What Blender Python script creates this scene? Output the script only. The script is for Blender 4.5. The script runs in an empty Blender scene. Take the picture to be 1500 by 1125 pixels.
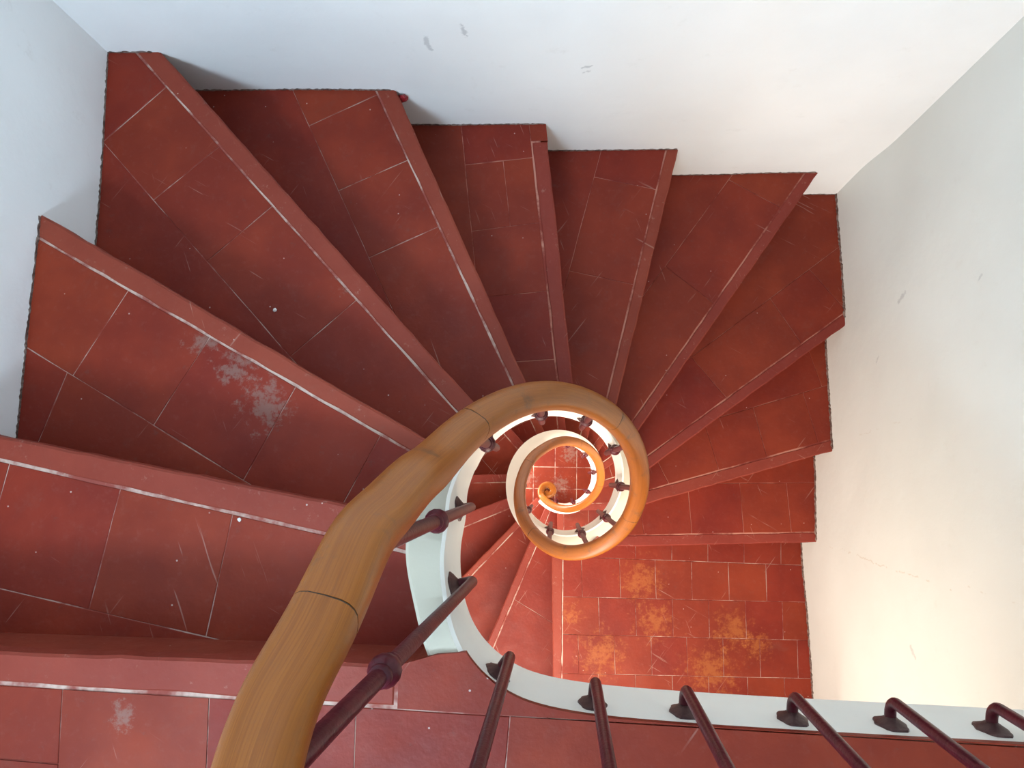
import bpy, bmesh, math, random
from mathutils import Vector, Matrix
random.seed(7)
C = bpy.context.scene.collection
sc = bpy.context.scene

# ------------------------------------------------------------------ camera
F_PX = 1108.78
RX, RY, RZ = 0.1192707, 0.0509308, 0.0174577
CAM_Z = 1.18085
H = 0.19                                   # riser
ROT = Matrix.Rotation(RZ, 3, 'Z') @ Matrix.Rotation(RY, 3, 'Y') @ Matrix.Rotation(RX, 3, 'X')
cam_d = bpy.data.cameras.new('camera')
cam = bpy.data.objects.new('camera', cam_d)
C.objects.link(cam)
cam_d.sensor_width = 36.0
cam_d.lens = F_PX / 1500 * 36.0
cam_d.clip_start = 0.02
cam.location = (0, 0, CAM_Z)
cam.rotation_euler = ROT.to_euler()
sc.camera = cam

# ------------------------------------------------------------------ view, world, lamps
sc.view_settings.view_transform = 'Standard'
sc.view_settings.look = 'None'
sc.view_settings.gamma = 1
sc.view_settings.use_curve_mapping = False
sc.view_settings.exposure = 0.0
w = bpy.data.worlds.new('world')
sc.world = w
w.use_nodes = True
w.node_tree.nodes['Background'].inputs[0].default_value = (0.75, 0.85, 1.0, 1)
w.node_tree.nodes['Background'].inputs[1].default_value = 0.35


def area(name, loc, target, sx, sy, power, col):
    l = bpy.data.lights.new(name, 'AREA')
    l.shape = 'RECTANGLE'
    l.size = sx
    l.size_y = sy
    l.energy = power
    l.color = col
    o = bpy.data.objects.new(name, l)
    C.objects.link(o)
    o.location = loc
    d = Vector(target) - Vector(loc)
    o.rotation_euler = d.to_track_quat('-Z', 'Y').to_euler()
    return o


XL, XR, YB, YF = -1.134, 1.0426, 1.0348, -1.32
ZTOP = 2.5
ZG = -27 * H
area('skylight', (-0.25, -0.25, ZTOP - 0.06), (-0.25, -0.25, 0), 1.3, 1.3, 2.5, (0.90, 0.95, 1.0))
area('upper_window_light', (-0.72, YF + 0.02, 1.35), (-0.42, 1.0, 2.1), 0.55, 0.8, 100, (0.60, 0.80, 1.0))
area('landing_window_light', (0.22, YF + 0.02, -0.95), (0.12, 0.3, -2.1), 0.7, 1.0, 24, (1.0, 0.86, 0.70))
area('stair_fill_light', (-0.55, YF + 0.02, -1.15), (-0.2, -0.1, -2.3), 0.7, 1.0, 42, (1.0, 0.90, 0.82))  # added fill to brighten the first treads of the lower flight
area('lower_fill_light', (0.45, YF + 0.02, -2.8), (0.15, 0.3, -3.7), 0.7, 0.75, 75, (1.0, 0.9, 0.78))  # added fill, set high and aimed down to lift the second turn
area('ground_fill_light', (XL - 0.08, 0.32, ZG + 0.8), (0.2, 0.2, ZG), 0.55, 1.3, 120, (1.0, 0.93, 0.85))  # added fill in the left wall, brightens the ground floor


def at(u, v, z):
    """plan point seen at pixel (u, v) of the 1500 x 1125 frame on the level z"""
    d = ROT @ Vector(((u - 750) / F_PX, -(v - 562.5) / F_PX, -1.0))
    t = (z - CAM_Z) / d.z
    return Vector((t * d.x, t * d.y))


# ------------------------------------------------------------------ node helpers
class NT:
    def __init__(s, name):
        s.m = bpy.data.materials.new(name)
        s.m.use_nodes = True
        s.t = s.m.node_tree
        s.b = s.t.nodes['Principled BSDF']

    def n(s, t, **kw):
        x = s.t.nodes.new(t)
        for k, v in kw.items():
            setattr(x, k, v)
        return x

    def put(s, sock, v):
        if hasattr(v, 'is_linked') or isinstance(v, bpy.types.NodeSocket):
            s.t.links.new(v, sock)
        else:
            if isinstance(v, (tuple, list)) and len(v) == 3 and sock.type == 'RGBA':
                v = (*v, 1)
            sock.default_value = v

    def noise(s, vec, scale, detail=3, rough=0.55, out='Fac', dist=0.0):
        x = s.n('ShaderNodeTexNoise')
        s.put(x.inputs['Vector'], vec)
        x.inputs['Scale'].default_value = scale
        x.inputs['Detail'].default_value = detail
        x.inputs['Roughness'].default_value = rough
        x.inputs['Distortion'].default_value = dist
        return x.outputs[out]

    def ramp(s, f, a, b, smooth=True):
        x = s.n('ShaderNodeMapRange')
        x.interpolation_type = 'SMOOTHSTEP' if smooth else 'LINEAR'
        s.put(x.inputs['Value'], f)
        x.inputs['From Min'].default_value = a
        x.inputs['From Max'].default_value = b
        return x.outputs['Result']

    def math(s, op, a, b=0.0, clamp=False):
        x = s.n('ShaderNodeMath', operation=op)
        x.use_clamp = clamp
        s.put(x.inputs[0], a)
        s.put(x.inputs[1], b)
        return x.outputs[0]

    def mix(s, f, a, b):
        x = s.n('ShaderNodeMix', data_type='RGBA')
        s.put(x.inputs[0], f)
        s.put(x.inputs[6], a)
        s.put(x.inputs[7], b)
        return x.outputs[2]

    def pos(s):
        return s.n('ShaderNodeNewGeometry').outputs['Position']

    def dist(s, p, q):
        x = s.n('ShaderNodeVectorMath', operation='DISTANCE')
        s.put(x.inputs[0], p)
        x.inputs[1].default_value = q
        return x.outputs['Value']

    def scalevec(s, p, v):
        x = s.n('ShaderNodeVectorMath', operation='MULTIPLY')
        s.put(x.inputs[0], p)
        x.inputs[1].default_value = v
        return x.outputs[0]

    def seg(s, p, a, b):
        """distance from p to the segment a-b"""
        a = Vector(a)
        b = Vector(b)
        ab = b - a
        sub = s.n('ShaderNodeVectorMath', operation='SUBTRACT')
        s.put(sub.inputs[0], p)
        sub.inputs[1].default_value = a
        dt = s.n('ShaderNodeVectorMath', operation='DOT_PRODUCT')
        s.put(dt.inputs[0], sub.outputs[0])
        dt.inputs[1].default_value = ab / ab.length_squared
        t = s.math('ADD', dt.outputs['Value'], 0.0, clamp=True)
        sc_ = s.n('ShaderNodeVectorMath', operation='SCALE')
        sc_.inputs[0].default_value = ab
        s.put(sc_.inputs['Scale'], t)
        d = s.n('ShaderNodeVectorMath', operation='DISTANCE')
        s.put(d.inputs[0], sub.outputs[0])
        s.put(d.inputs[1], sc_.outputs[0])
        return d.outputs['Value']

    def bump(s, h, strength, dist):
        x = s.n('ShaderNodeBump')
        x.inputs['Strength'].default_value = strength
        x.inputs['Distance'].default_value = dist
        s.put(x.inputs['Height'], h)
        s.t.links.new(x.outputs[0], s.b.inputs['Normal'])

    def done(s, col, rough, spec=0.5):
        s.put(s.b.inputs['Base Color'], col)
        s.put(s.b.inputs['Roughness'], rough)
        s.b.inputs['Specular IOR Level'].default_value = spec
        return s.m


# worn and brightened places on the painted tiles: pixel, level, radius, kind
WEAR_AND_LIGHT = [((180, 1048), 0, .045, 'grey'), ((345, 540), 2, .085, 'grey'), ((300, 500), 2, .06, 'grey'),
        ((390, 590), 2, .10, 'grey'), ((515, 408), 3, .06, 'grey'), ((500, 405), 3, .03, 'grey'),
        ((1075, 925), 11, .15, 'ochre'), ((1110, 945), 11, .10, 'ochre'), ((940, 850), 11, .16, 'ochre'),
        ((960, 910), 11, .14, 'ochre'), ((880, 960), 11, .18, 'ochre'), ((1040, 980), 11, .20, 'ochre'),
        ((835, 900), 11, .09, 'ochre'),
        ((770, 700), 27, .16, 'grey'), ((820, 712), 27, .16, 'grey'), ((835, 665), 27, .14, 'grey'), ((800, 745), 27, .14, 'grey')]  # ground floor entries paint extra brightness onto its dim tiles


def tread_material(name, ca, cb, worn=True):
    k = NT(name)
    p = k.pos()
    oi = k.n('ShaderNodeObjectInfo')
    big = k.ramp(k.noise(p, 4.0, 4, .6), .35, .68)
    col = k.mix(big, ca, cb)
    hue = k.n('ShaderNodeHueSaturation')
    k.put(hue.inputs['Color'], col)
    k.put(hue.inputs['Value'], k.math('ADD', k.math('MULTIPLY', oi.outputs['Random'], .12), .95))
    k.put(hue.inputs['Hue'], k.math('ADD', k.math('MULTIPLY', oi.outputs['Random'], .006), .498))
    col = hue.outputs[0]
    fine = k.noise(p, 60, 4, .7)
    col = k.mix(k.math('MULTIPLY', k.ramp(fine, .52, .8), .18), col, (.24, .095, .07))
    scuff = k.math('MULTIPLY', k.ramp(k.noise(p, 9, 6, .75, dist=.6), .56, .74), .20)
    col = k.mix(scuff, col, (.16, .065, .045))
    if worn:
        n1 = k.noise(p, 30, 6, .75)
        n2 = k.noise(p, 55, 4, .75)
        for (u, v), lev, r, kind in WEAR_AND_LIGHT:
            q = at(u, v, -lev * H)
            d = k.math('DIVIDE', k.dist(p, (q.x, q.y, -lev * H)), r)
            e = k.math('SUBTRACT', k.math('ADD', k.math('MULTIPLY', n1, 2.3), k.math('MULTIPLY', n2, 1.7)), d)
            if kind == 'grey':
                col = k.mix(k.math('MULTIPLY', k.ramp(e, 1.45, 1.95), .42), col, (.22, .18, .15))
            else:
                col = k.mix(k.math('MULTIPLY', k.ramp(e, 1.40, 2.1), .42), col, (.40, .135, .030))
    # pale specks of plaster and paint
    vo = k.n('ShaderNodeTexVoronoi', feature='F1')
    k.put(vo.inputs['Vector'], p)
    vo.inputs['Scale'].default_value = 34
    sp = k.n('ShaderNodeSeparateColor')
    k.put(sp.inputs[0], vo.outputs['Color'])
    speck = k.math('MULTIPLY', k.ramp(vo.outputs['Distance'], .075, .04), k.ramp(sp.outputs[0], .84, .85))
    col = k.mix(k.math('MULTIPLY', speck, .7), col, (.55, .47, .42))
    # thin scratches and grime
    for rot, sc2 in ((.5, (5, 130, 5)), (2.2, (4, 110, 4)), (1.2, (7, 160, 7))):
        vr = k.n('ShaderNodeVectorRotate', rotation_type='Z_AXIS')
        k.put(vr.inputs['Vector'], p)
        vr.inputs['Angle'].default_value = rot
        sn = k.noise(k.scalevec(vr.outputs[0], sc2), 1.0, 2, .5)
        col = k.mix(k.math('MULTIPLY', k.math('MULTIPLY', k.ramp(sn, .70, .76), k.ramp(k.noise(p, 6, 2), .5, .62)), .45), col, (.40, .25, .20))
    col = k.mix(k.math('MULTIPLY', k.ramp(k.noise(p, 38, 5, .8), .60, .72), .30 if worn else .42), col, (.10, .055, .045) if worn else (.36, .22, .18))
    rough = k.math('ADD', k.math('MULTIPLY', k.noise(p, 14, 3), .34), .34)
    k.bump(k.math('ADD', k.noise(p, 7, 3), k.math('MULTIPLY', k.noise(p, 90, 3), .25)), .35, .006)
    return k.done(col, rough, .22)


M_TILE = tread_material('red_painted_tile', (.155, .0145, .0065), (.210, .0235, .0092))
M_NOSE = tread_material('red_painted_nosing', (.190, .027, .016), (.228, .036, .021), worn=False)


def mortar(name, pale, mixto, lo, hi):
    k = NT(name)
    p = k.pos()
    f = k.ramp(k.noise(p, 8, 5, .7), lo, hi)
    col = k.mix(f, mixto, pale)
    k.bump(k.noise(p, 120, 3), .4, .002)
    return k.done(col, .9, .2)


M_MORTAR = mortar('pale_joint_mortar', (.48, .35, .29), (.23, .055, .042), .40, .60)
M_JOINT = mortar('red_covered_joint', (.42, .18, .13), (.19, .034, .024), .38, .58)


def plaster(name, base, second, marks=(), rough_scale=1.0):
    k = NT(name)
    p = k.pos()
    col = k.mix(k.ramp(k.noise(p, 1.7, 4, .6), .3, .7), base, second)
    col = k.mix(k.math('MULTIPLY', k.ramp(k.noise(p, 13, 5, .7), .60, .80), .25), col, (.52, .49, .43))
    wob = k.n('ShaderNodeVectorMath', operation='ADD')
    k.put(wob.inputs[0], p)
    k.put(wob.inputs[1], k.scalevec(k.noise(p, 18, 3, .6, out='Color'), (.03, .03, .03)))
    off = Vector((.015, .015, .015))
    n = k.noise(p, 70, 3, .7)
    for a, b, wd, amt, c in marks:
        d = k.seg(wob.outputs[0], Vector(a) + off, Vector(b) + off)
        e = k.math('ADD', d, k.math('MULTIPLY', k.math('SUBTRACT', n, .5), wd * 2.2))
        col = k.mix(k.math('MULTIPLY', k.ramp(e, wd, wd * .3), amt), col, c)
    k.bump(k.math('ADD', k.noise(p, 3.5, 3, .5), k.math('MULTIPLY', k.noise(p, 38, 4, .6), .10)), .22 * rough_scale, .03)
    return k.done(col, .75, .25)


def onB(u, v):          # point of the back wall seen at a pixel
    d = ROT @ Vector(((u - 750) / F_PX, -(v - 562.5) / F_PX, -1.0))
    t = YB / d.y
    return (d.x * t, YB, CAM_Z + d.z * t)


def onR(u, v):
    d = ROT @ Vector(((u - 750) / F_PX, -(v - 562.5) / F_PX, -1.0))
    t = XR / d.x
    return (XR, d.y * t, CAM_Z + d.z * t)


GREY = (.30, .29, .29)
TAN = (.50, .43, .34)
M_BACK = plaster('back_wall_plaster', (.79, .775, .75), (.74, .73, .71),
                 [(onB(622, 52), onB(632, 74), .008, .45, GREY), (onB(676, 36), onB(682, 52), .008, .5, GREY),
                  (onB(852, 97), onB(868, 95), .007, .5, GREY), (onB(855, 104), onB(862, 102), .006, .4, GREY)])
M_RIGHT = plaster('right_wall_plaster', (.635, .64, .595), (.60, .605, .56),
                  [(onR(1317, 442), onR(1326, 428), .010, .45, GREY), (onR(1285, 532), onR(1288, 522), .007, .4, GREY),
                   (onR(1432, 410), onR(1436, 402), .006, .4, GREY), (onR(1334, 948), onR(1340, 965), .008, .4, GREY),
                   (onR(1215, 800), onR(1310, 835), .0035, .55, TAN), (onR(1310, 835), onR(1395, 862), .0035, .5, TAN),
                   (onR(1420, 860), onR(1495, 885), .003, .35, TAN), (onR(1250, 640), onR(1340, 612), .003, .25, TAN)])
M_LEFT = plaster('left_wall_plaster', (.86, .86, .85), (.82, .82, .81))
M_STRTOP = plaster('string_top_toned_for_light', (.52, .475, .37), (.44, .41, .33), rough_scale=.8)  # string top darkened in colour to hold down the window light on it
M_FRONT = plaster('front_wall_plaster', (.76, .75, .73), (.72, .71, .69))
M_STRING = plaster('string_plaster', (.88, .85, .77), (.82, .80, .73), rough_scale=.6)
M_CEIL = plaster('ceiling_plaster', (.78, .78, .77), (.75, .75, .74))


def paintline():
    k = NT('dark_paint_line')
    p = k.pos()
    col = k.mix(k.ramp(k.noise(p, 70, 4, .7), .4, .6), (.085, .045, .035), (.21, .15, .125))
    return k.done(col, .8, .3)


M_LINE = paintline()


def iron():
    k = NT('maroon_painted_iron')
    p = k.pos()
    col = k.mix(k.ramp(k.noise(p, 30, 4), .4, .7), (.058, .004, .010), (.09, .009, .014))
    k.bump(k.noise(p, 160, 3), .35, .002)
    return k.done(col, .36, .28)


def iron_dark():
    k = NT('dark_maroon_iron')
    p = k.pos()
    col = k.mix(k.ramp(k.noise(p, 40, 4), .4, .7), (.055, .018, .018), (.10, .055, .048))
    k.bump(k.noise(p, 160, 3), .5, .002)
    return k.done(col, .5, .4)


M_IRON = iron()
M_PLATE = iron_dark()


def wood():
    k = NT('varnished_oak')
    uv = k.n('ShaderNodeUVMap').outputs[0]
    oi = k.n('ShaderNodeObjectInfo')
    g = k.noise(k.scalevec(uv, (1.6, 40, 1)), 2.0, 6, .7, dist=1.6)
    g2 = k.noise(k.scalevec(uv, (9.0, 150, 1)), 2.0, 4, .6)
    col = k.mix(k.ramp(g, .30, .72), (.235, .064, .006), (.345, .106, .010))
    col = k.mix(k.math('MULTIPLY', k.ramp(g2, .5, .75), .30), col, (.17, .066, .02))
    p = k.pos()
    col = k.mix(k.math('MULTIPLY', k.ramp(k.noise(p, 16, 5, .7), .54, .70), .60), col, (.085, .045, .026))
    hue = k.n('ShaderNodeHueSaturation')
    k.put(hue.inputs['Color'], col)
    k.put(hue.inputs['Value'], k.math('ADD', k.math('MULTIPLY', oi.outputs['Random'], .16), .92))
    k.bump(k.math('ADD', g2, k.noise(p, 25, 2)), .10, .002)
    m = k.done(hue.outputs[0], .34, .28)
    k.b.inputs['Coat Weight'].default_value = .08
    k.b.inputs['Coat Roughness'].default_value = .2
    return m


M_WOOD = wood()


def plain(name, c, r, s=.4):
    k = NT(name)
    p = k.pos()
    col = k.mix(k.noise(p, 30, 3), c, tuple(x * .75 for x in c))
    return k.done(col, r, s)


M_SEAM = plain('dark_glue_seam', (.035, .022, .014), .7)
M_CRUMB = plain('white_plaster_crumb', (.72, .70, .66), .9)
M_REDLUMP = plain('bright_red_paint', (.26, .014, .018), .35)
M_FRAME = plain('white_window_paint', (.75, .74, .70), .5)


# ------------------------------------------------------------------ object helpers
def link(name, me, mat, parent=None):
    if me.users == 0:
        bm = bmesh.new()
        bm.from_mesh(me)
        bmesh.ops.recalc_face_normals(bm, faces=bm.faces)
        bm.to_mesh(me)
        bm.free()
    o = bpy.data.objects.new(name, me)
    C.objects.link(o)
    for m in (mat if isinstance(mat, (list, tuple)) else [mat]):
        me.materials.append(m)
    if parent:
        o.parent = parent
    return o


def mesh(name, vs, fs):
    me = bpy.data.meshes.new(name)
    me.from_pydata([tuple(v) for v in vs], [], fs)
    me.update()
    return me


def smooth(me, ang=None):
    for p in me.polygons:
        p.use_smooth = True
    if ang is not None:
        me.set_sharp_from_angle(angle=math.radians(ang))


def empty(name, loc=(0, 0, 0), parent=None):
    o = bpy.data.objects.new(name, None)
    o.empty_display_size = .1
    C.objects.link(o)
    o.location = loc
    if parent:
        o.parent = parent
    return o


def tag(o, label=None, cat=None, group=None, kind=None):
    if label:
        o['label'] = label
    if cat:
        o['category'] = cat
    if group:
        o['group'] = group
    if kind:
        o['kind'] = kind
    return o


# ------------------------------------------------------------------ polygons in plan
def cross(a, b):
    return a.x * b.y - a.y * b.x


def area2(P):
    return sum(cross(P[i], P[(i + 1) % len(P)]) for i in range(len(P)))


def clip(P, q, d, keep=1):
    """keep the side of line (q, d) with keep*cross(d, p-q) >= 0"""
    out = []
    n = len(P)
    for i in range(n):
        a, b = P[i], P[(i + 1) % n]
        sa, sb = keep * cross(d, a - q), keep * cross(d, b - q)
        if sa >= 0:
            out.append(a)
        if (sa > 1e-9 and sb < -1e-9) or (sa < -1e-9 and sb > 1e-9):
            out.append(a + (b - a) * (sa / (sa - sb)))
    return clean(out)


def clean(P):
    out = []
    for p in P:
        if not out or (p - out[-1]).length > 1e-4:
            out.append(p)
    if len(out) > 1 and (out[0] - out[-1]).length < 1e-4:
        out.pop()
    return out


def inside(P, p):
    r = False
    n = len(P)
    for i in range(n):
        a, b = P[i], P[(i + 1) % n]
        if (a.y > p.y) != (b.y > p.y) and p.x < (b.x - a.x) * (p.y - a.y) / (b.y - a.y) + a.x:
            r = not r
    return r


def offset(P, g):
    """inset a counter-clockwise polygon by g"""
    n = len(P)
    out = []
    for i in range(n):
        a, b, c = P[i - 1], P[i], P[(i + 1) % n]
        d1 = (b - a).normalized()
        d2 = (c - b).normalized()
        n1 = Vector((-d1.y, d1.x))
        n2 = Vector((-d2.y, d2.x))
        m = n1 + n2
        L = m.dot(n1)
        m = m / max(L, .25)
        out.append(b + m * g)
    return out


def split(polys, cut, tags=None):
    """cut = (p, q): splits the one polygon that holds the middle of the segment"""
    p, q = cut
    mid = (p + q) / 2
    d = q - p
    for i, P in enumerate(polys):
        if inside(P, mid):
            A, B = clip(P, p, d, 1), clip(P, p, d, -1)
            ok = [X for X in (A, B) if len(X) > 2 and abs(area2(X)) > 4e-5]
            if len(ok) == 2:
                polys[i:i + 1] = ok
            return


def prism(P, zt, zb, gap=0.0, cham=0.0, jit=0.0):
    """solid over polygon P: inset by gap, top edge chamfered"""
    if area2(P) < 0:
        P = P[::-1]
    base = offset(P, gap) if gap else P
    n = len(base)
    vs, fs = [], []
    if cham:
        top = offset(base, cham)
        vs += [(p.x, p.y, zt) for p in top]
        vs += [(p.x, p.y, zt - cham * .8) for p in base]
        rings = 3
    else:
        vs += [(p.x, p.y, zt) for p in base]
        rings = 2
    vs += [(p.x, p.y, zb) for p in base]
    fs.append(tuple(range(n)))
    for r in range(rings - 1):
        for i in range(n):
            j = (i + 1) % n
            fs.append((r * n + i, (r + 1) * n + i, (r + 1) * n + j, r * n + j))
    fs.append(tuple((rings - 1) * n + i for i in reversed(range(n))))
    return vs, fs


def rough_edges(P, step, amp):
    """subdivide long edges with a slight hand-made waver"""
    out = []
    n = len(P)
    for i in range(n):
        a, b = P[i], P[(i + 1) % n]
        out.append(a)
        L = (b - a).length
        m = int(L / step)
        if m > 1:
            d = (b - a) / L
            nn = Vector((-d.y, d.x))
            for j in range(1, m):
                out.append(a + (b - a) * (j / m) + nn * random.uniform(-amp, amp))
    return out


# ------------------------------------------------------------------ the measured plan of the stair
NOSE_PX = {1: ((0, 637), (545, 745)), 2: ((54.6, 309), (620, 640)), 3: ((238, 77), (697, 592)), 4: ((580, 130), (775, 568)),
           5: ((800, 180), (840, 560)), 6: ((995, 216), (905, 590)), 7: ((1200, 252), (933, 635)), 8: ((1240, 476), (950, 688)),
           9: ((1221, 661), (950, 738)), 10: ((1194, 795), (920, 801)), 11: ((809, 980), (808, 815)), 12: ((724, 917), (777, 789)),
           13: ((685, 836), (756, 763)), 14: ((697, 746), (744, 729)), 15: ((691, 695), (749, 694))}
C0 = Vector((.036, -.038))
R_WELL = .216
T_STRING = .068


def drift(k):
    t = max(0.0, k - 9) / 13
    return Vector((.042, .030)) * t


def well_c(k):
    return C0 + drift(k)


NOSE = {}
for k, (o, i) in NOSE_PX.items():
    a, b = at(*i, -k * H), at(*o, -k * H)
    NOSE[k] = (a, (b - a).normalized())
a, b = at(590, 972, 0), at(0, 952, 0)
NOSE[0] = (a, (b - a).normalized())
for k in range(16, 27):
    q, d = NOSE[k - 13]
    NOSE[k] = (q + drift(k) - drift(k - 13), d)


def inner_pt(k, c, r):
    """where the nosing line k (heading outward) leaves the circle"""
    q, d = NOSE[k]
    m = q - c
    B = m.dot(d)
    D = B * B - m.length_squared + r * r
    if D < 0:
        return q - d * B
    return q + d * (-B + math.sqrt(D))


OVER = .022
EMB = .034
RECT = [Vector((XL - EMB, YF - .01)), Vector((XR + EMB, YF - .01)), Vector((XR + EMB, YB + EMB)), Vector((XL - EMB, YB + EMB))]


def tread_poly(k, front_back=0.0, back_extra=.03):
    q, d = NOSE[k]
    nrm = Vector((-d.y, d.x))
    P = clip(RECT, q + nrm * front_back, d, 1)
    q2, d2 = NOSE[k - 1]
    n2 = Vector((-d2.y, d2.x))
    P = clip(P, q2 + n2 * (OVER + back_extra), d2, -1)
    c = well_c(k)
    r = R_WELL + T_STRING - .012
    a, b = inner_pt(k - 1, c, r), inner_pt(k, c, r)
    if k == 1:                          # the string leaves the circle under the top landing
        a = Vector((-.165, -.335))
    P = clip(P, a, (b - a), 1)          # outside of the chord
    return P


# joints measured on each tread (pixel segments); the first one is the joint behind the nosing strip
CUTS = {
    1: [((0, 676), (481, 785)), ((0, 863), (229, 916)), ((175, 720), (131, 887)), ((339, 760), (313, 879)), ((12, 684), (0, 727)),
        ((480, 800), (452, 900))],
    2: [((67, 356), (556, 637)), ((83, 536), (127, 563)), ((184, 431), (111, 543)), ((296, 511), (259, 569)), ((412, 604), (385, 652)),
        ((556, 640), (523, 700)), ((85, 577), (62, 632))],
    3: [((203, 82), (671, 607)), ((155, 213), (333, 417)), ((240, 130), (157, 202)), ((317, 218), (222, 295)), ((397, 303), (306, 380)),
        ((520, 441), (445, 505))],
    4: [((549, 131), (752, 568)), ((461, 203), (540, 377)), ((545, 142), (440, 190)), ((589, 238), (496, 279)), ((637, 334), (541, 377))],
    5: [((775, 183), (815, 553)), ((677, 199), (691, 341)), ((685, 241), (777, 231)), ((694, 338), (790, 326)), ((723, 434), (801, 426)),
        ((768, 529), (797, 527)), ((737, 236), (747, 328)), ((779, 207), (801, 206))],
    6: [((974, 223), (887, 588)), ((870, 260), (830, 410)), ((870, 259), (959, 277)), ((850, 400), (925, 416))],
    7: [((1176, 256), (928, 613)), ((1067, 264), (981, 381)), ((1069, 264), (1140, 302)), ((1019, 424), (1044, 443))],
    8: [((1232, 461), (952, 664)), ((1128, 437), (1171, 405)), ((1128, 437), (1171, 499)), ((1195, 405), (1219, 432)), ((1010, 520), (1062, 580))],
    9: [((1211, 645), (953, 716)), ((1075, 605), (1203, 567)), ((1104, 600), (1122, 665)), ((1040, 645), (1053, 688)), ((1179, 584), (1197, 643)),
        ((971, 691), (980, 709)), ((1187, 520), (1200, 555))],
    10: [((941, 783), (1192, 779)), ((1056, 708), (1189, 707)), ((1009, 728), (1013, 776)), ((1152, 710), (1159, 776)), ((941, 765), (943, 779)),
         ((1085, 725), (1088, 760))],
    11: [((825, 827), (824, 981)),
         ((900, 818), (1170, 828)), ((905, 876), (1175, 882)), ((905, 931), (1185, 938)), ((900, 988), (1185, 994)), ((900, 1045), (1190, 1052))]
        + [((x, 800), (x, 815)) for x in (931, 984, 1037, 1090, 1144)]
        + [((x, 835), (x + 1, 868)) for x in (852, 908, 960, 1013, 1067, 1122)]
        + [((x, 890), (x + 1, 922)) for x in (877, 931, 985, 1038, 1092, 1146)]
        + [((x, 945), (x + 1, 980)) for x in (847, 900, 954, 1006, 1059, 1113, 1168)]
        + [((x, 1000), (x + 1, 1030)) for x in (877, 931, 985, 1038, 1095, 1149)],
    12: [((733, 926), (788, 796)), ((758, 881), (789, 900))],
    13: [((691, 844), (761, 771))],
    14: [((677, 774), (742, 747))],
    15: [((686, 708), (747, 707))],
}


def generic_cuts(k):
    q, d = NOSE[k]
    nrm = Vector((-d.y, d.x))
    c = well_c(k)
    p = inner_pt(k, c, R_WELL + T_STRING)
    j = p + nrm * .052
    cuts = [(j + d * .15, j + d * .55)]
    row = p + nrm * .235
    cuts.append((row + d * .5, row + d * .75))
    for s in (.10, .28, .455, .63, .81, .98):
        cuts.append((p + d * s + nrm * .075, p + d * s + nrm * .10))
        cuts.append((p + d * (s + .08) + nrm * .245, p + d * (s + .08) + nrm * .26))
    return cuts


def cuts_for(k):
    z = -k * H
    if k in CUTS:
        L = [(at(*a, z), at(*b, z)) for a, b in CUTS[k]]
        return L
    return generic_cuts(k)


MB = {}


def lay_tiles(parent, polys, z, joint_gap, nosing_line=None, thick=.012):
    for P in polys:
        if area2(P) < 0:
            P = P[::-1]
        is_nose = False
        P0 = list(P)
        if nosing_line and len(P) < 12:
            q, d = nosing_line
            is_nose = min(abs(cross(d, p - q)) for p in P) < .004 and max(abs(cross(d, p - q)) for p in P) < .13 \
                and (lambda a: len(a) > 1 and max(a) - min(a) > .1)([p.dot(d) for p in P if abs(cross(d, p - q)) < .004])
        if is_nose:
            P = rough_edges(P, .035, .0013)
            vs, fs = prism(P, z, z - .036, joint_gap * .7, .0045)
            o = link('nosing', mesh('nosing', vs, fs), M_NOSE, parent)
        else:
            P = rough_edges(P, .05, .0008)
            dz = random.uniform(-.0005, .0003)
            many = len(P) > 40
            if many:
                P = P0
            vs, fs = prism(P, z + dz, z - thick, min(joint_gap * .35, .0009), .0010 if not many else 0)
            me = mesh('tile', vs, fs)
            if many:
                bm = bmesh.new()
                bm.from_mesh(me)
                bmesh.ops.triangulate(bm, faces=bm.faces, ngon_method='EAR_CLIP')
                bm.to_mesh(me)
                bm.free()
            o = link('tile', me, M_TILE, parent)


def make_step(k, flight, name='step', bottom=None):
    z = -k * H
    body = tread_poly(k, OVER, .03)
    zb = z - H - .075 if bottom is None else bottom
    vs, fs = prism(body, z - .0017, zb)
    me = mesh(name, vs, fs)
    o = link(name, me, [M_JOINT if 5 <= k <= 10 else M_MORTAR, M_STRING, M_NOSE], flight)
    me.polygons[len(me.polygons) - 1].material_index = 1
    for p in me.polygons:
        if abs(p.normal.z) < .1:
            p.material_index = 2
    polys = [tread_poly(k, 0.0, .03)]
    for c in cuts_for(k):
        split(polys, c)
    gap = {1: .0042, 2: .0034, 3: .0030, 4: .0028, 5: .0030}.get(k, .0024)
    if k > 11:
        gap = .0030
    lay_tiles(o, polys, z, gap, NOSE[k])
    paint_line(k, o)
    return o


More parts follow.
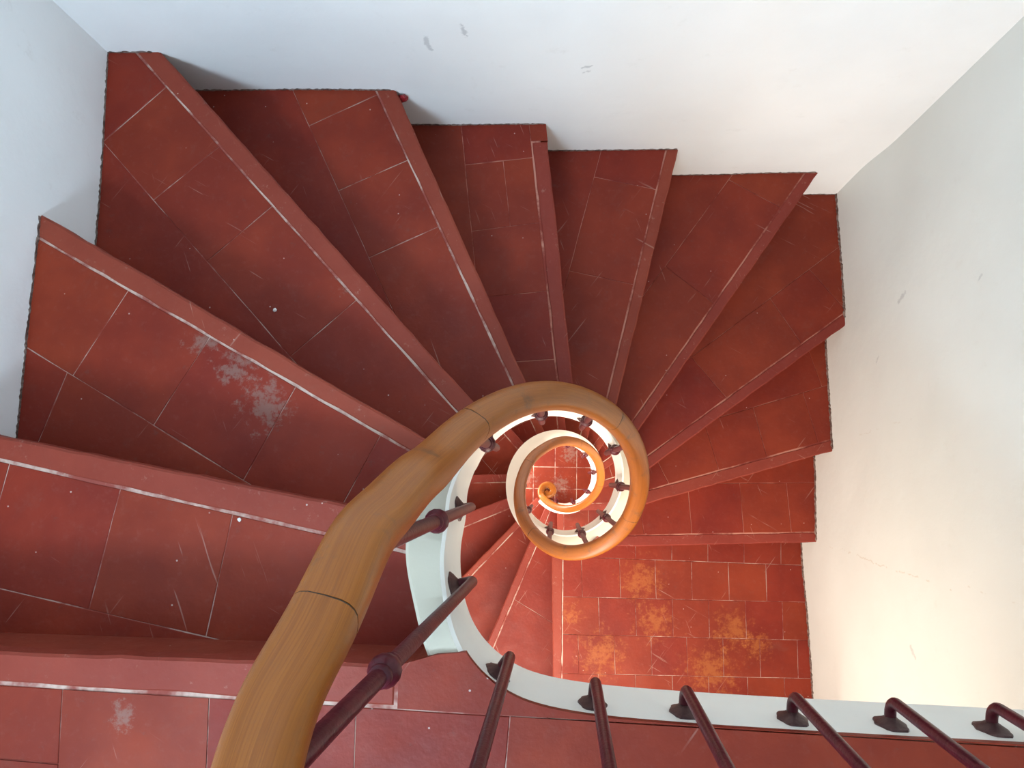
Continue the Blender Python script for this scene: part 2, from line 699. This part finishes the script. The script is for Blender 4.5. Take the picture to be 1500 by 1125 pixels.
# ------------------------------------------------------------------ walls: gently uneven plaster that follows the measured edges
OBS = {'B': [], 'R': [], 'L': []}
for side, lev, pts in (('B', 3, ((155, 79.5), (238, 77))), ('B', 4, ((295, 135), (497, 130), (580, 130))), ('B', 5, ((604, 185), (800, 180))),
                       ('B', 6, ((806, 219), (995, 216))), ('B', 7, ((986, 257), (1200, 252))), ('B', 8, ((1183, 286), (1221, 286))),
                       ('R', 8, ((1221, 286), (1232, 370), (1240, 457))), ('R', 9, ((1209.5, 501), (1217, 580), (1221, 655))),
                       ('R', 10, ((1193.6, 667), (1194, 790))), ('R', 11, ((1172, 797), (1183, 915), (1193, 1033))),
                       ('L', 3, ((155, 79.5), (149, 216), (143, 356))), ('L', 2, ((54.6, 309), (40, 475), (26.5, 637)))):
    for u, v in pts:
        q = at(u, v, -lev * H)
        if side == 'B':
            OBS[side].append((q.x, -lev * H, q.y - YB))
        elif side == 'R':
            OBS[side].append((q.y, -lev * H, q.x - XR))
        else:
            OBS[side].append((q.y, -lev * H, q.x - XL))


def wall_off(side, a, z):
    num = den = 0.0
    for oa, oz, v in OBS[side]:
        wgt = math.exp(-((a - oa) ** 2 / .05 + (z - oz) ** 2 / .03))
        num += wgt * v
        den += wgt
    return num / (den + .06) + .004 * math.sin(a * 3.1 + z * 1.7)


def wall_mesh(name, side, a0, a1, mat):
    na, nz = 64, 170
    z0, z1 = ZG - .1, ZTOP
    vs, fs = [], []
    thick = .25
    for layer in (0, 1):
        for i in range(nz + 1):
            z = z0 + (z1 - z0) * i / nz
            for j in range(na + 1):
                a = a0 + (a1 - a0) * j / na
                o = wall_off(side, a, z) if layer == 0 else 0
                if side == 'B':
                    vs.append((a, YB + o + layer * thick, z))
                elif side == 'R':
                    vs.append((XR + o + layer * thick, a, z))
                else:
                    vs.append((XL + o - layer * thick, a, z))
        if layer == 1:
            break
    N = (na + 1) * (nz + 1)
    for i in range(nz):
        for j in range(na):
            if side == 'L' and .04 < a0 + (a1 - a0) * (j + .5) / na < .60 and z0 + (z1 - z0) * (i + .5) / nz < ZG + 1.5:
                continue                    # recess added on the ground floor to house the fill light
            q = (i * (na + 1) + j, i * (na + 1) + j + 1, (i + 1) * (na + 1) + j + 1, (i + 1) * (na + 1) + j)
            flip = side in ('R',)
            fs.append(q if not flip else q[::-1])
    # back face and rim
    c = [0, na, N - 1, N - 1 - na]
    b = [N + x for x in c]
    fs.append(tuple(b[::-1]))
    fs.append((c[0], c[1], b[1], b[0]))
    fs.append((c[2], c[3], b[3], b[2]))
    fs.append((c[1], c[2], b[2], b[1]))
    fs.append((c[3], c[0], b[0], b[3]))
    me = mesh(name, vs, fs)
    bm = bmesh.new()
    bm.from_mesh(me)
    loose = [v for v in bm.verts if not v.link_faces]
    bmesh.ops.delete(bm, geom=loose, context='VERTS')
    bmesh.ops.recalc_face_normals(bm, faces=bm.faces)
    bm.to_mesh(me)
    bm.free()
    for p in me.polygons:
        p.use_smooth = p.area < .01
    o = link(name, me, mat)
    tag(o, kind='structure')
    return o


wall_mesh('wall_back', 'B', XL - .30, XR + .30, M_BACK)
wall_mesh('wall_right', 'R', YF - .25, YB + .06, M_RIGHT)
wall_mesh('wall_left', 'L', YF - .25, YB + .06, M_LEFT)


def boxes(name, bl, mat, parent=None):
    vs, fs = [], []
    for x0, x1, y0, y1, z0, z1 in bl:
        n = len(vs)
        vs += [(x0, y0, z0), (x1, y0, z0), (x1, y1, z0), (x0, y1, z0), (x0, y0, z1), (x1, y0, z1), (x1, y1, z1), (x0, y1, z1)]
        fs += [tuple(n + i for i in f) for f in ((3, 2, 1, 0), (4, 5, 6, 7), (0, 1, 5, 4), (1, 2, 6, 5), (2, 3, 7, 6), (3, 0, 4, 7))]
    return link(name, mesh(name, vs, fs), mat, parent)


# front wall behind the camera; its stair and lower windows are added for light
OPEN = [(-1.0, -.44, .95, 1.75), (-.90, -.20, -1.65, -.65), (-.13, .57, -1.45, -.45), (.10, .80, -3.2, -2.4)]
xs = sorted({XL - .25, XR + .25} | {o[0] for o in OPEN} | {o[1] for o in OPEN})
zs = sorted({ZG - .1, ZTOP} | {o[2] for o in OPEN} | {o[3] for o in OPEN})
fw = []
for z0, z1 in zip(zs, zs[1:]):
    for x0, x1 in zip(xs, xs[1:]):
        mx, mz = (x0 + x1) / 2, (z0 + z1) / 2
        if not any(o[0] < mx < o[1] and o[2] < mz < o[3] for o in OPEN):
            fw.append((x0, x1, YF - .25, YF, z0, z1))
tag(boxes('wall_front', fw, M_FRONT), kind='structure')
for i, (x0, x1, z0, z1) in enumerate(OPEN):
    nm = 'unseen_window_%d' % (i + 1)
    t = .04
    f = boxes(nm, [(x0, x0 + t, YF - .2, YF - .14, z0, z1), (x1 - t, x1, YF - .2, YF - .14, z0, z1),
                   (x0 + t, x1 - t, YF - .2, YF - .14, z1 - t, z1), (x0 + t, x1 - t, YF - .2, YF - .14, z0, z0 + t),
                   ((x0 + x1) / 2 - .015, (x0 + x1) / 2 + .015, YF - .19, YF - .15, z0 + t, z1 - t)], M_FRAME)
    tag(f, kind='structure')
tag(boxes('added_door_1', [(XL - .20, XL - .14, .04, .60, ZG, ZG + 1.5), (XL - .14, XL - .125, .10, .54, ZG + .1, ZG + .65), (XL - .14, XL - .125, .10, .54, ZG + .75, ZG + 1.4)], M_FRAME), kind='structure')  # made-up door behind the ground fill light
# ceiling with an open roof light
sx0, sx1, sy0, sy1 = -.92, .42, -.92, .42
cz = (ZTOP, ZTOP + .2)
tag(boxes('ceiling', [(XL - .25, sx0, YF - .25, YB + .25, *cz), (sx1, XR + .25, YF - .25, YB + .25, *cz),
                      (sx0, sx1, YF - .25, sy0, *cz), (sx0, sx1, sy1, YB + .25, *cz)], M_CEIL), kind='structure')


# ------------------------------------------------------------------ worn paint line where the treads meet the walls
def paint_line(k, parent):
    z = -k * H
    P = tread_poly(k, 0.0, .03)
    n = len(P)
    for i in range(n):
        a, b = P[i], P[(i + 1) % n]
        side = None
        if abs(a.y - (YB + EMB)) < .002 and abs(b.y - (YB + EMB)) < .002:
            side = 'B'
        elif abs(a.x - (XR + EMB)) < .002 and abs(b.x - (XR + EMB)) < .002:
            side = 'R'
        elif abs(a.x - (XL - EMB)) < .002 and abs(b.x - (XL - EMB)) < .002:
            side = 'L'
        if not side or (b - a).length < .05 or k > 15:
            continue
        lo, hi = (min(a.x, b.x), max(a.x, b.x)) if side == 'B' else (min(a.y, b.y), max(a.y, b.y))
        if side == 'B':
            lo, hi = max(lo, XL - .02), min(hi, XR + .02)
        else:
            lo, hi = max(lo, YF), min(hi, YB + .02)
        # the nosing end runs diagonally: stop short of the step edge
        q, d = NOSE[k]
        m = max(4, int((hi - lo) / .007))
        vs, fs = [], []
        hgt = .006 if side != 'R' else .010
        w0 = .0018 if side != 'R' else .0045
        for j in range(m + 1):
            t = lo + (hi - lo) * j / m
            o = wall_off(side, t, z)
            hh = hgt * random.uniform(.35, 1.2)
            ww = w0 * random.uniform(.5, 1.5)
            if side == 'B':
                y = YB + o
                sec = [(t, y + .01, z + hh), (t, y - .0015, z + hh), (t, y - ww, z + .0012), (t, y - ww, z - .004)]
                pt = Vector((t, y))
            elif side == 'R':
                x = XR + o
                sec = [(x + .01, t, z + hh), (x - .0015, t, z + hh), (x - ww, t, z + .0012), (x - ww, t, z - .004)]
                pt = Vector((x, t))
            else:
                x = XL + o
                sec = [(x - .01, t, z + hh), (x + .0015, t, z + hh), (x + ww, t, z + .0012), (x + ww, t, z - .004)]
                pt = Vector((x, t))
            if cross(d, pt - q) < .004:
                continue
            vs += sec
        m2 = len(vs) // 4
        for j in range(m2 - 1):
            for s in range(3):
                fs.append((j * 4 + s, j * 4 + s + 1, j * 4 + s + 5, j * 4 + s + 4))
        if fs:
            o = link('paint_line', mesh('paint_line', vs, fs), M_LINE, parent)


# ------------------------------------------------------------------ the well curve: plan point and pitch (in risers) along the string
THETA = {0: 224.5, 1: 184.8, 2: 160, 3: 137, 4: 110, 5: 85, 6: 57, 7: 35.6, 8: 11, 9: -11, 10: -42, 11: -94, 12: -114, 13: -137.6, 14: -161, 15: -188.5}
for k in range(16, 27):
    THETA[k] = THETA[k - 13] - 360
THETA[27] = THETA[26] - 24


def k_of(theta):
    ks = sorted(THETA)
    for a, b in zip(ks, ks[1:]):
        if THETA[b] <= theta <= THETA[a]:
            return a + (THETA[a] - theta) / (THETA[a] - THETA[b])
    return 0.0 if theta > 200 else 27.0


def catmull(P, n):
    out = []
    for i in range(len(P) - 1):
        p0, p1, p2, p3 = P[max(i - 1, 0)], P[i], P[i + 1], P[min(i + 2, len(P) - 1)]
        for j in range(n):
            t = j / n
            out.append(.5 * ((2 * p1) + (-p0 + p2) * t + (2 * p0 - 5 * p1 + 4 * p2 - p3) * t * t + (-p0 + 3 * p1 - 3 * p2 + p3) * t ** 3))
    out.append(P[-1])
    return out


TOP_CTRL = [(XR + .03, -.384, 0), (.85, -.382, 0), (.64, -.378, 0), (.42, -.374, 0), (.21, -.368, 0), (.07, -.360, 0), (-.02, -.346, 0), (-.075, -.323, 0),
            (-.115, -.290, .0), (-.142, -.250, .03), (-.162, -.200, .20), (-.174, -.145, .46)]
ctrl = [Vector(p) for p in TOP_CTRL]
for th in (193, 180, 167):
    kk = k_of(th)
    ctrl.append(Vector((C0.x + R_WELL * math.cos(math.radians(th)), C0.y + R_WELL * math.sin(math.radians(th)), max(kk, .78))))
curve = catmull(ctrl, 10)
th = 165.0
END_TH = THETA[26] + 4
while th > END_TH:
    kk = k_of(th)
    c = well_c(kk)
    curve.append(Vector((c.x + R_WELL * math.cos(math.radians(th)), c.y + R_WELL * math.sin(math.radians(th)), kk)))
    th -= 4.0
NCV = len(curve)
# soften the pitch
kz = [p.z for p in curve]
for _ in range(14):
    kz = [kz[0]] + [(kz[i - 1] + 2 * kz[i] + kz[i + 1]) / 4 for i in range(1, NCV - 1)] + [kz[-1]]
NRM = []                                   # plan normal pointing into the well
for i in range(NCV):
    a, b = curve[max(i - 1, 0)], curve[min(i + 1, NCV - 1)]
    t = Vector((b.x - a.x, b.y - a.y)).normalized()
    NRM.append(Vector((t.y, -t.x)))        # right of travel: travel is clockwise, the well is on the right


def sstep(x, a, b):
    t = min(1, max(0, (x - a) / (b - a)))
    return t * t * (3 - 2 * t)


def string_mesh(i0, i1, name):
    vs, fs = [], []
    for i in range(i0, i1 + 1):
        p, n, k = curve[i], NRM[i], kz[i]
        top = -k * H + .042 * sstep(k, .15, .9) - .004
        bot = -k * H - .20 - .05 * sstep(k, .0, .8)
        t = T_STRING - .016 * (1 - sstep(k, .05, .75))
        o = Vector((p.x, p.y)) - n * t
        cc = .006
        vs += [(p.x, p.y, bot), (p.x, p.y, top - cc), (p.x - n.x * cc, p.y - n.y * cc, top), (o.x + n.x * cc, o.y + n.y * cc, top), (o.x, o.y, top - cc), (o.x, o.y, bot)]
    m = i1 - i0 + 1
    for i in range(m - 1):
        for s in range(6):
            s2 = (s + 1) % 6
            fs.append((i * 6 + s, i * 6 + s2, (i + 1) * 6 + s2, (i + 1) * 6 + s))
    fs.append(tuple(range(5, -1, -1)))
    fs.append(tuple((m - 1) * 6 + s for s in range(6)))
    me = mesh(name, vs, fs)
    smooth(me, 40)
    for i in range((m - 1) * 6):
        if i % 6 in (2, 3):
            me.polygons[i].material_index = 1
    return me


# ------------------------------------------------------------------ top landing
edge = [Vector((p.x, p.y)) + n_ * .0055 for p, n_ in zip(curve, NRM) if p.z < .03 and p.x < XR + .02][::2]
LAND = [Vector((XL - EMB, YF - .01)), Vector((XR + EMB, YF - .01)), Vector((XR + EMB, edge[0].y))] + edge
q0, d0 = NOSE[0]
corner = at(640, 958, 0)
LAND = [p for p in LAND if p.y < -.262 or p.x > 0]
LAND += [corner, at(590, 972, 0)]
yl = q0.y + d0.y / d0.x * (XL - EMB - q0.x)
LAND.append(Vector((XL - EMB, yl)))
LAND = clean(LAND)


def bm_split(P, cuts):
    """split a (possibly concave) polygon with bmesh, each cut acting on the face that holds its middle"""
    bm = bmesh.new()
    bm.faces.new([bm.verts.new((p.x, p.y, 0)) for p in P])
    for p, q in cuts:
        mid = (p + q) / 2
        d = (q - p).normalized()
        for f in list(bm.faces):
            if inside([v.co.xy for v in f.verts], mid):
                g = [f] + list(f.edges) + list(f.verts)
                bmesh.ops.bisect_plane(bm, geom=g, plane_co=(p.x, p.y, 0), plane_no=(-d.y, d.x, 0), dist=1e-5)
                break
    out = [clean([v.co.xy.copy() for v in f.verts]) for f in bm.faces]
    bm.free()
    return [P for P in out if len(P) > 2 and abs(area2(P)) > 4e-5]


floor0 = link('floor', None or mesh('floor', *prism(offset(LAND if area2(LAND) > 0 else LAND[::-1], .016), -.0019, -.20)), [M_MORTAR, M_STRING, M_NOSE])
tag(floor0, kind='structure')
floor0.data.polygons[len(floor0.data.polygons) - 1].material_index = 1
for p in floor0.data.polygons:
    if abs(p.normal.z) < .1:
        p.material_index = 2
Z0 = [((0, 1004), (331, 1024)), ((571, 1037), (715, 1045)), ((331, 1024), (571, 1037))]
L0 = [(at(0, 1004, 0), at(745, 1049, 0)), (at(583, 990, 0), at(582, 1015, 0))]
L0 += [(at(91, 1018, 0), at(86, 1108, 0)), (at(306, 1027, 0), at(303, 1105, 0)), (at(521, 1050, 0), at(519, 1110, 0)), (at(746, 1062, 0), at(741, 1120, 0))]
x0 = at(741, 1120, 0)
L0 += [(x0 + Vector((-.25, -.09)), x0 + Vector((-.15, -.092)))]
L0 += [(at(20, 1114, 0), at(75, 1119, 0))]
for i in range(4):
    L0.append((x0 + Vector((-.95, -.30 - .18 * i)), x0 + Vector((.9, -.31 - .18 * i))))
polys = bm_split(LAND if area2(LAND) > 0 else LAND[::-1], L0)
lay_tiles(floor0, polys, 0.0, .0044, NOSE[0])

# ------------------------------------------------------------------ flights
upper = empty('stair_flight', (XL + .6, .2, -10 * H))
tag(upper, 'upper winding flight of dull red tiled steps fanning around the open well', 'staircase')
lower = empty('stair_flight', (0, 0, ZG))
tag(lower, 'lower winding flight of pinkish red steps seen down inside the open well', 'staircase')
bpy.context.view_layer.update()


def settle(o, parent):
    o.matrix_parent_inverse = parent.matrix_world.inverted()


for k in range(1, 11):
    settle(make_step(k, upper), upper)
land = make_step(11, upper, 'landing', -11 * H - .2)
land['label'] = 'square brick-bonded landing worn to ochre'
settle(land, upper)
for k in range(12, 24):
    settle(make_step(k, lower), lower)
settle(make_step(24, lower, 'landing', -24 * H - .2), lower)
for k in (25, 26):
    settle(make_step(k, lower, 'step', ZG - .02), lower)

# index where the string passes from the upper to the lower flight
mid_i = min(range(NCV), key=lambda i: abs(kz[i] - 11.5))
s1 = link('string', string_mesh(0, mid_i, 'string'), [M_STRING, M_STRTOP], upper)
s1['label'] = 'white plastered string around the stair well'
settle(s1, upper)
s2 = link('string', string_mesh(mid_i, NCV - 1, 'string'), [M_STRING, M_STRING], lower)
s2['label'] = 'white plastered string around the stair well'
settle(s2, lower)

# the small lump of bright red paint at the wall end of the fourth nosing
st4 = [o for o in upper.children if o.name.startswith('step')][3]
q = at(586, 136, -4 * H)
bm = bmesh.new()
bmesh.ops.create_icosphere(bm, subdivisions=2, radius=.010)
for v in bm.verts:
    v.co *= 1 + random.uniform(-.2, .2)
    v.co.x *= 1.3
    v.co.z *= 1.4
    v.co += Vector((q.x + .004, q.y - .004, -4 * H - .022))
me = bpy.data.meshes.new('paint_lump')
bm.to_mesh(me)
bm.free()
o = link('paint_lump', me, M_REDLUMP, st4)
o['label'] = 'bright red paint lump'

# ------------------------------------------------------------------ ground floor
gf = boxes('floor', [(XL - EMB, XR + EMB, YF - .01, YB + EMB, ZG - .1, ZG - .0026)], M_MORTAR)
tag(gf, kind='structure')
g0 = at(748, 707, ZG)
TS = .178
gx = at(813, 690, ZG).x
gy = at(800, 684, ZG).y
i0 = int((XL - gx) / TS) - 1
for i in range(i0, i0 + 15):
    for j in range(-9, 8):
        P = [Vector((gx + i * TS, gy + j * TS)), Vector((gx + (i + 1) * TS, gy + j * TS)), Vector((gx + (i + 1) * TS, gy + (j + 1) * TS)), Vector((gx + i * TS, gy + (j + 1) * TS))]
        for qq, dd, kp in ((Vector((XL - .03, 0)), Vector((0, 1)), -1), (Vector((XR + .03, 0)), Vector((0, 1)), 1), (Vector((0, YF)), Vector((1, 0)), 1), (Vector((0, YB + .03)), Vector((1, 0)), -1)):
            P = clip(P, qq, dd, kp) if P else P
        if len(P) > 2 and abs(area2(P)) > 1e-3:
            vs, fs = prism(P, ZG + random.uniform(-.001, 0), ZG - .012, .0030, .0012)
            link('tile', mesh('tile', vs, fs), M_TILE, gf)

# ------------------------------------------------------------------ balustrade
bal = empty('balustrade', (C0.x, -.36, 0))
tag(bal, 'varnished oak handrail on maroon iron balusters spiralling down the open stair well', 'banister')
bpy.context.view_layer.update()


def rail_in(k):
    T = ((0, -.004), (.3, -.002), (.66, .018), (.95, .029), (1.26, .038), (1.7, .046), (2.3, .047), (3.2, .045), (4.5, .039), (5.8, .034), (7.8, .020),
         (9.6, .002), (11, -.005), (12.8, .006), (14, .027), (15, .040), (16.5, .045), (18, .024), (20, .003), (22, -.007), (23.4, -.003), (24.4, 0), (28, 0))
    for (a, x), (b, y) in zip(T, T[1:]):
        if k <= b:
            return x + (y - x) * max(0, k - a) / (b - a)
    return 0


def rail_h(k):
    return .72 + .07 * sstep(k, 2.4, .7)


rail = []
for i in range(NCV):
    p, n = curve[i], NRM[i]
    rail.append(Vector((p.x + n.x * rail_in(kz[i]), p.y + n.y * rail_in(kz[i]), -kz[i] * H + rail_h(kz[i]))))
RK = list(kz)
# scroll at the foot
pe, te = rail[-1], (rail[-1] - rail[-2])
ang = math.atan2(te.y, te.x)
r = .062
pos = Vector((pe.x, pe.y))
zz = pe.z
for s in range(44):
    ang -= .155
    step_l = .155 * r
    pos = pos + Vector((math.cos(ang), math.sin(ang))) * step_l
    r = max(.030, r * .975)
    zz -= .004 * max(0, 1 - s / 14)
    rail.append(Vector((pos.x, pos.y, zz)))
    RK.append(27)
for _ in range(22):                         # ease the swept curve, leaving the scroll alone
    rail = [rail[0]] + [(rail[i - 1] + 2 * rail[i] + rail[i + 1]) / 4 if 30 < i < 110 else rail[i] for i in range(1, len(rail) - 1)] + [rail[-1]]
for _ in range(4):
    rail = [rail[0]] + [(rail[i - 1] + 2 * rail[i] + rail[i + 1]) / 4 for i in range(1, len(rail) - 1)] + [rail[-1]]

PROF = []
for i in range(20):
    a = 2 * math.pi * i / 20
    cx, sy = math.cos(a), math.sin(a)
    e = .62
    PROF.append((.0242 * math.copysign(abs(cx) ** e, cx), .022 * math.copysign(abs(sy) ** (.75 if sy > 0 else .5), sy)))


def sweep(path, prof, cap=True, uv0=0.0, scale_end=1.0):
    vs, fs, uvs = [], [], []
    n = len(prof)
    L = 0
    lens = []
    for i, p in enumerate(path):
        if i:
            L += (p - path[i - 1]).length
        lens.append(L)
        t = (path[min(i + 1, len(path) - 1)] - path[max(i - 1, 0)]).normalized()
        side = t.cross(Vector((0, 0, 1))).normalized()
        up = side.cross(t).normalized()
        for a, b in prof:
            vs.append(p + side * a + up * b)
    for i in range(len(path) - 1):
        for j in range(n):
            j2 = (j + 1) % n
            fs.append((i * n + j, (i + 1) * n + j, (i + 1) * n + j2, i * n + j2))
            uvs.append([(lens[i] + uv0, j / n), (lens[i + 1] + uv0, j / n), (lens[i + 1] + uv0, (j + 1) / n), (lens[i] + uv0, (j + 1) / n)])
    if cap:
        fs.append(tuple(range(n)))
        uvs.append([(uv0, 0)] * n)
        fs.append(tuple((len(path) - 1) * n + j for j in reversed(range(n))))
        uvs.append([(lens[-1] + uv0, 0)] * n)
    return vs, fs, uvs


def with_uv(me, uvs):
    l = me.uv_layers.new(name='UVMap')
    i = 0
    for u in uvs:
        for c in u:
            l.data[i].uv = c
            i += 1


def resample(a, b, m):
    """points of the rail polyline between float indices a and b"""
    out = []
    for j in range(m + 1):
        t = a + (b - a) * j / m
        i = min(int(t), len(rail) - 2)
        out.append(rail[i].lerp(rail[i + 1], t - i))
    return out


JOINT_K = [0.72, 2.62, 5.9, 9.3, 12.2, 15.4, 18.6, 21.9, 25.2]


def idx_of_k(kq):
    for i in range(NCV - 1):
        if RK[i] <= kq < RK[i + 1]:
            return i + (kq - RK[i]) / (RK[i + 1] - RK[i])
    return NCV - 1


hr = empty('handrail', (C0.x, -.36, 0), bal)
hr.location = (0, 0, 0)
marks = [0.0, 44.0] + [idx_of_k(x) for x in JOINT_K] + [len(rail) - 1.0]
bpy.context.view_layer.update()
for n_, (a, b) in enumerate(zip(marks, marks[1:])):
    g = .045
    m = max(8, int((b - a) * 1.6))
    path = resample(a + (g if n_ else 0), b - (g if b < len(rail) - 1.5 else 0), m)
    vs, fs, uvs = sweep(path, PROF, uv0=n_ * 3.7)
    me = mesh('rail_section', vs, fs)
    with_uv(me, uvs)
    smooth(me, 50)
    o = link('rail_section', me, M_WOOD, hr)
    settle(o, bal)
    o.matrix_parent_inverse = hr.matrix_world.inverted()
    if n_:
        path = resample(a - g * 1.3, a + g * 1.3, 2)
        vs, fs, uvs = sweep(path, [(x * .992, y * .992) for x, y in PROF])
        o = link('seam', mesh('seam', vs, fs), M_SEAM, hr)
        o.matrix_parent_inverse = hr.matrix_world.inverted()


def tube(path, rad, n=12, cap=True):
    """round bar along a path, radius may be a list"""
    vs, fs = [], []
    m = len(path)
    prev = None
    for i, p in enumerate(path):
        t = (path[min(i + 1, m - 1)] - path[max(i - 1, 0)]).normalized()
        if prev is None:
            s = t.orthogonal().normalized()
        else:
            s = (prev - t * prev.dot(t)).normalized()
        prev = s
        u = t.cross(s)
        r = rad[i] if isinstance(rad, (list, tuple)) else rad
        for j in range(n):
            a = 2 * math.pi * j / n
            vs.append(p + s * (r * math.cos(a)) + u * (r * math.sin(a)))
    for i in range(m - 1):
        for j in range(n):
            j2 = (j + 1) % n
            fs.append((i * n + j, i * n + j2, (i + 1) * n + j2, (i + 1) * n + j))
    if cap:
        fs.append(tuple(reversed(range(n))))
        fs.append(tuple((m - 1) * n + j for j in range(n)))
    return vs, fs


def lathe(prof, n=14):
    vs, fs = [], []
    for r, z in prof:
        for j in range(n):
            a = 2 * math.pi * j / n
            vs.append((r * math.cos(a), r * math.sin(a), z))
    for i in range(len(prof) - 1):
        for j in range(n):
            j2 = (j + 1) % n
            fs.append((i * n + j, i * n + j2, (i + 1) * n + j2, (i + 1) * n + j))
    fs.append(tuple(reversed(range(n))))
    fs.append(tuple((len(prof) - 1) * n + j for j in range(n)))
    return vs, fs


me_collar = mesh('collar', *lathe([(r_ * .80, z_ * .85) for r_, z_ in ((.0110, -.034), (.0140, -.031), (.0150, -.026), (.0125, -.022), (.0165, -.014), (.0200, -.003), (.0205, .006), (.0175, .015),
                                   (.0125, .021), (.0150, .025), (.0140, .031), (.0110, .034))]))
smooth(me_collar, 60)
# oval cast plate with a leaf-like tip at each end, flat against the plaster (x along the string, y up, z out)
pv, pf = [], []
NP = 22
for ring, (s, zz) in enumerate(((1.0, 0.0), (.98, .004), (.55, .010), (.32, .014))):
    for j in range(NP):
        a = 2 * math.pi * j / NP
        rr = 1.0 + (-.10 * math.cos(2 * a) + .06 * math.cos(6 * a) if ring < 2 else 0)
        pv.append((.0250 * s * rr * math.cos(a), .0330 * s * rr * math.sin(a), zz))
for r_ in range(3):
    for j in range(NP):
        j2 = (j + 1) % NP
        pf.append((r_ * NP + j, r_ * NP + j2, (r_ + 1) * NP + j2, (r_ + 1) * NP + j))
pf.append(tuple(3 * NP + j for j in range(NP)))
pf.append(tuple(reversed(range(NP))))
me_plate = mesh('mounting_plate', pv, pf)
smooth(me_plate, 45)
BR = .0088


def nearest_rail_z(xy):
    best = None
    return best


def baluster(fi, collar_up=.45, drop=.075):
    """one baluster bolted to the face of the string at the float index fi of the well curve"""
    i = min(int(fi), NCV - 2)
    f = fi - i
    p = curve[i].lerp(curve[i + 1], f)
    n = NRM[i].lerp(NRM[i + 1], f).normalized()
    k = kz[i] + (kz[i + 1] - kz[i]) * f
    zb = -k * H - drop - .02 * sstep(k, 0, 1)
    zt = -k * H + rail_h(k) - .014
    foot = Vector((p.x, p.y, zb))
    N3 = Vector((n.x, n.y, 0))
    reach = .038 if k < .5 else .028
    rb = .022 if k < .5 else .018
    path = [foot - N3 * .01, foot + N3 * .006, foot + N3 * (reach - rb)]
    for a in (18, 36, 54, 72, 90):
        a = math.radians(a)
        path.append(foot + N3 * (reach - rb + rb * math.sin(a)) + Vector((0, 0, rb * (1 - math.cos(a)))))
    base_xy = foot + N3 * reach
    top_xy = Vector((p.x, p.y, 0)) + N3 * rail_in(k)
    straight0 = Vector((base_xy.x, base_xy.y, zb + rb))
    for t in (.25, .5, .75, 1.0):
        path.append(Vector((base_xy.x + (top_xy.x - base_xy.x) * t, base_xy.y + (top_xy.y - base_xy.y) * t, straight0.z + (zt - straight0.z) * t)))
    vs, fs = tube(path, BR)
    me = mesh('baluster', vs, fs)
    smooth(me, 60)
    o = link('baluster', me, M_IRON, bal)
    settle(o, bal)
    t = collar_up / (zt - zb)
    cpos = Vector((base_xy.x + (top_xy.x - base_xy.x) * t, base_xy.y + (top_xy.y - base_xy.y) * t, zb + collar_up))
    c = link('collar', me_collar, [], o)
    c.location = cpos
    pl = link('mounting_plate', me_plate, [], o)
    tang = Vector((-n.y, n.x, 0))
    m = Matrix((tang, Vector((0, 0, 1)), N3)).transposed()
    if m.determinant() < 0:
        m = Matrix((-tang, Vector((0, 0, 1)), N3)).transposed()
    pl.matrix_local = Matrix.Translation(foot - N3 * .001) @ m.to_4x4()


me_collar.materials.append(M_IRON)
me_plate.materials.append(M_PLATE)


def fi_near(x, y, kmax=3):
    best, bi = 9, 0
    for i in range(NCV - 1):
        if kz[i] > kmax:
            break
        for s in range(5):
            p = curve[i].lerp(curve[i + 1], s / 5)
            d = (p.x - x) ** 2 + (p.y - y) ** 2
            if d < best:
                best, bi = d, i + s / 5
    return bi


for u, v in ((1450, 1060), (1303, 1051), (1161, 1043), (1003, 1031), (868, 1021), (724, 993)):
    q = at(u, v, -.08)
    baluster(fi_near(q.x, q.y, .02), .60)
for x in (.80, .96):
    baluster(fi_near(x, -.38, .02), .60)


def fi_theta(th):
    kk = k_of(th)
    c = well_c(kk)
    x, y = c.x + R_WELL * math.cos(math.radians(th)), c.y + R_WELL * math.sin(math.radians(th))
    return min((i for i in range(NCV - 1) if abs(kz[i] - kk) < 1.2), key=lambda i: (curve[i].x - x) ** 2 + (curve[i].y - y) ** 2)


q = at(674, 848, -.20)
baluster(fi_near(q.x, q.y, 1.2), .57)
q = at(679, 742, -.38)
baluster(fi_near(q.x, q.y, 3))
for th in (148, 110, 72, 36, 2, -34, -68, -102, -138, -172, -206, -242, -280, -316, -352, -390, -426, -462):
    baluster(fi_theta(th), .35)
# post under the scroll
c = rail[-1]
vs, fs = tube([Vector((c.x, c.y, ZG - .005)), Vector((c.x, c.y, ZG + .2)), Vector((c.x, c.y, c.z - .01))], .014)
o = link('newel', mesh('newel', vs, fs), M_IRON, bal)
settle(o, bal)

# ------------------------------------------------------------------ crumbs lying on the steps
for (u, v), lev, rad, lab in (((403, 454), 3, .0050, 'small white plaster crumb lying alone on the dark third step'),
                              ((351, 761), 1, .0042, 'white paint flake beside the nosing joint of the widest left step')):
    q = at(u, v, -lev * H)
    bm = bmesh.new()
    bmesh.ops.create_icosphere(bm, subdivisions=1, radius=rad)
    for vv in bm.verts:
        vv.co *= 1 + random.uniform(-.25, .25)
        vv.co.z *= .6
    me = bpy.data.meshes.new('plaster_crumb')
    bm.to_mesh(me)
    bm.free()
    o = link('plaster_crumb', me, M_CRUMB)
    o.location = (q.x, q.y, -lev * H + rad * .42)
    tag(o, lab, 'debris')
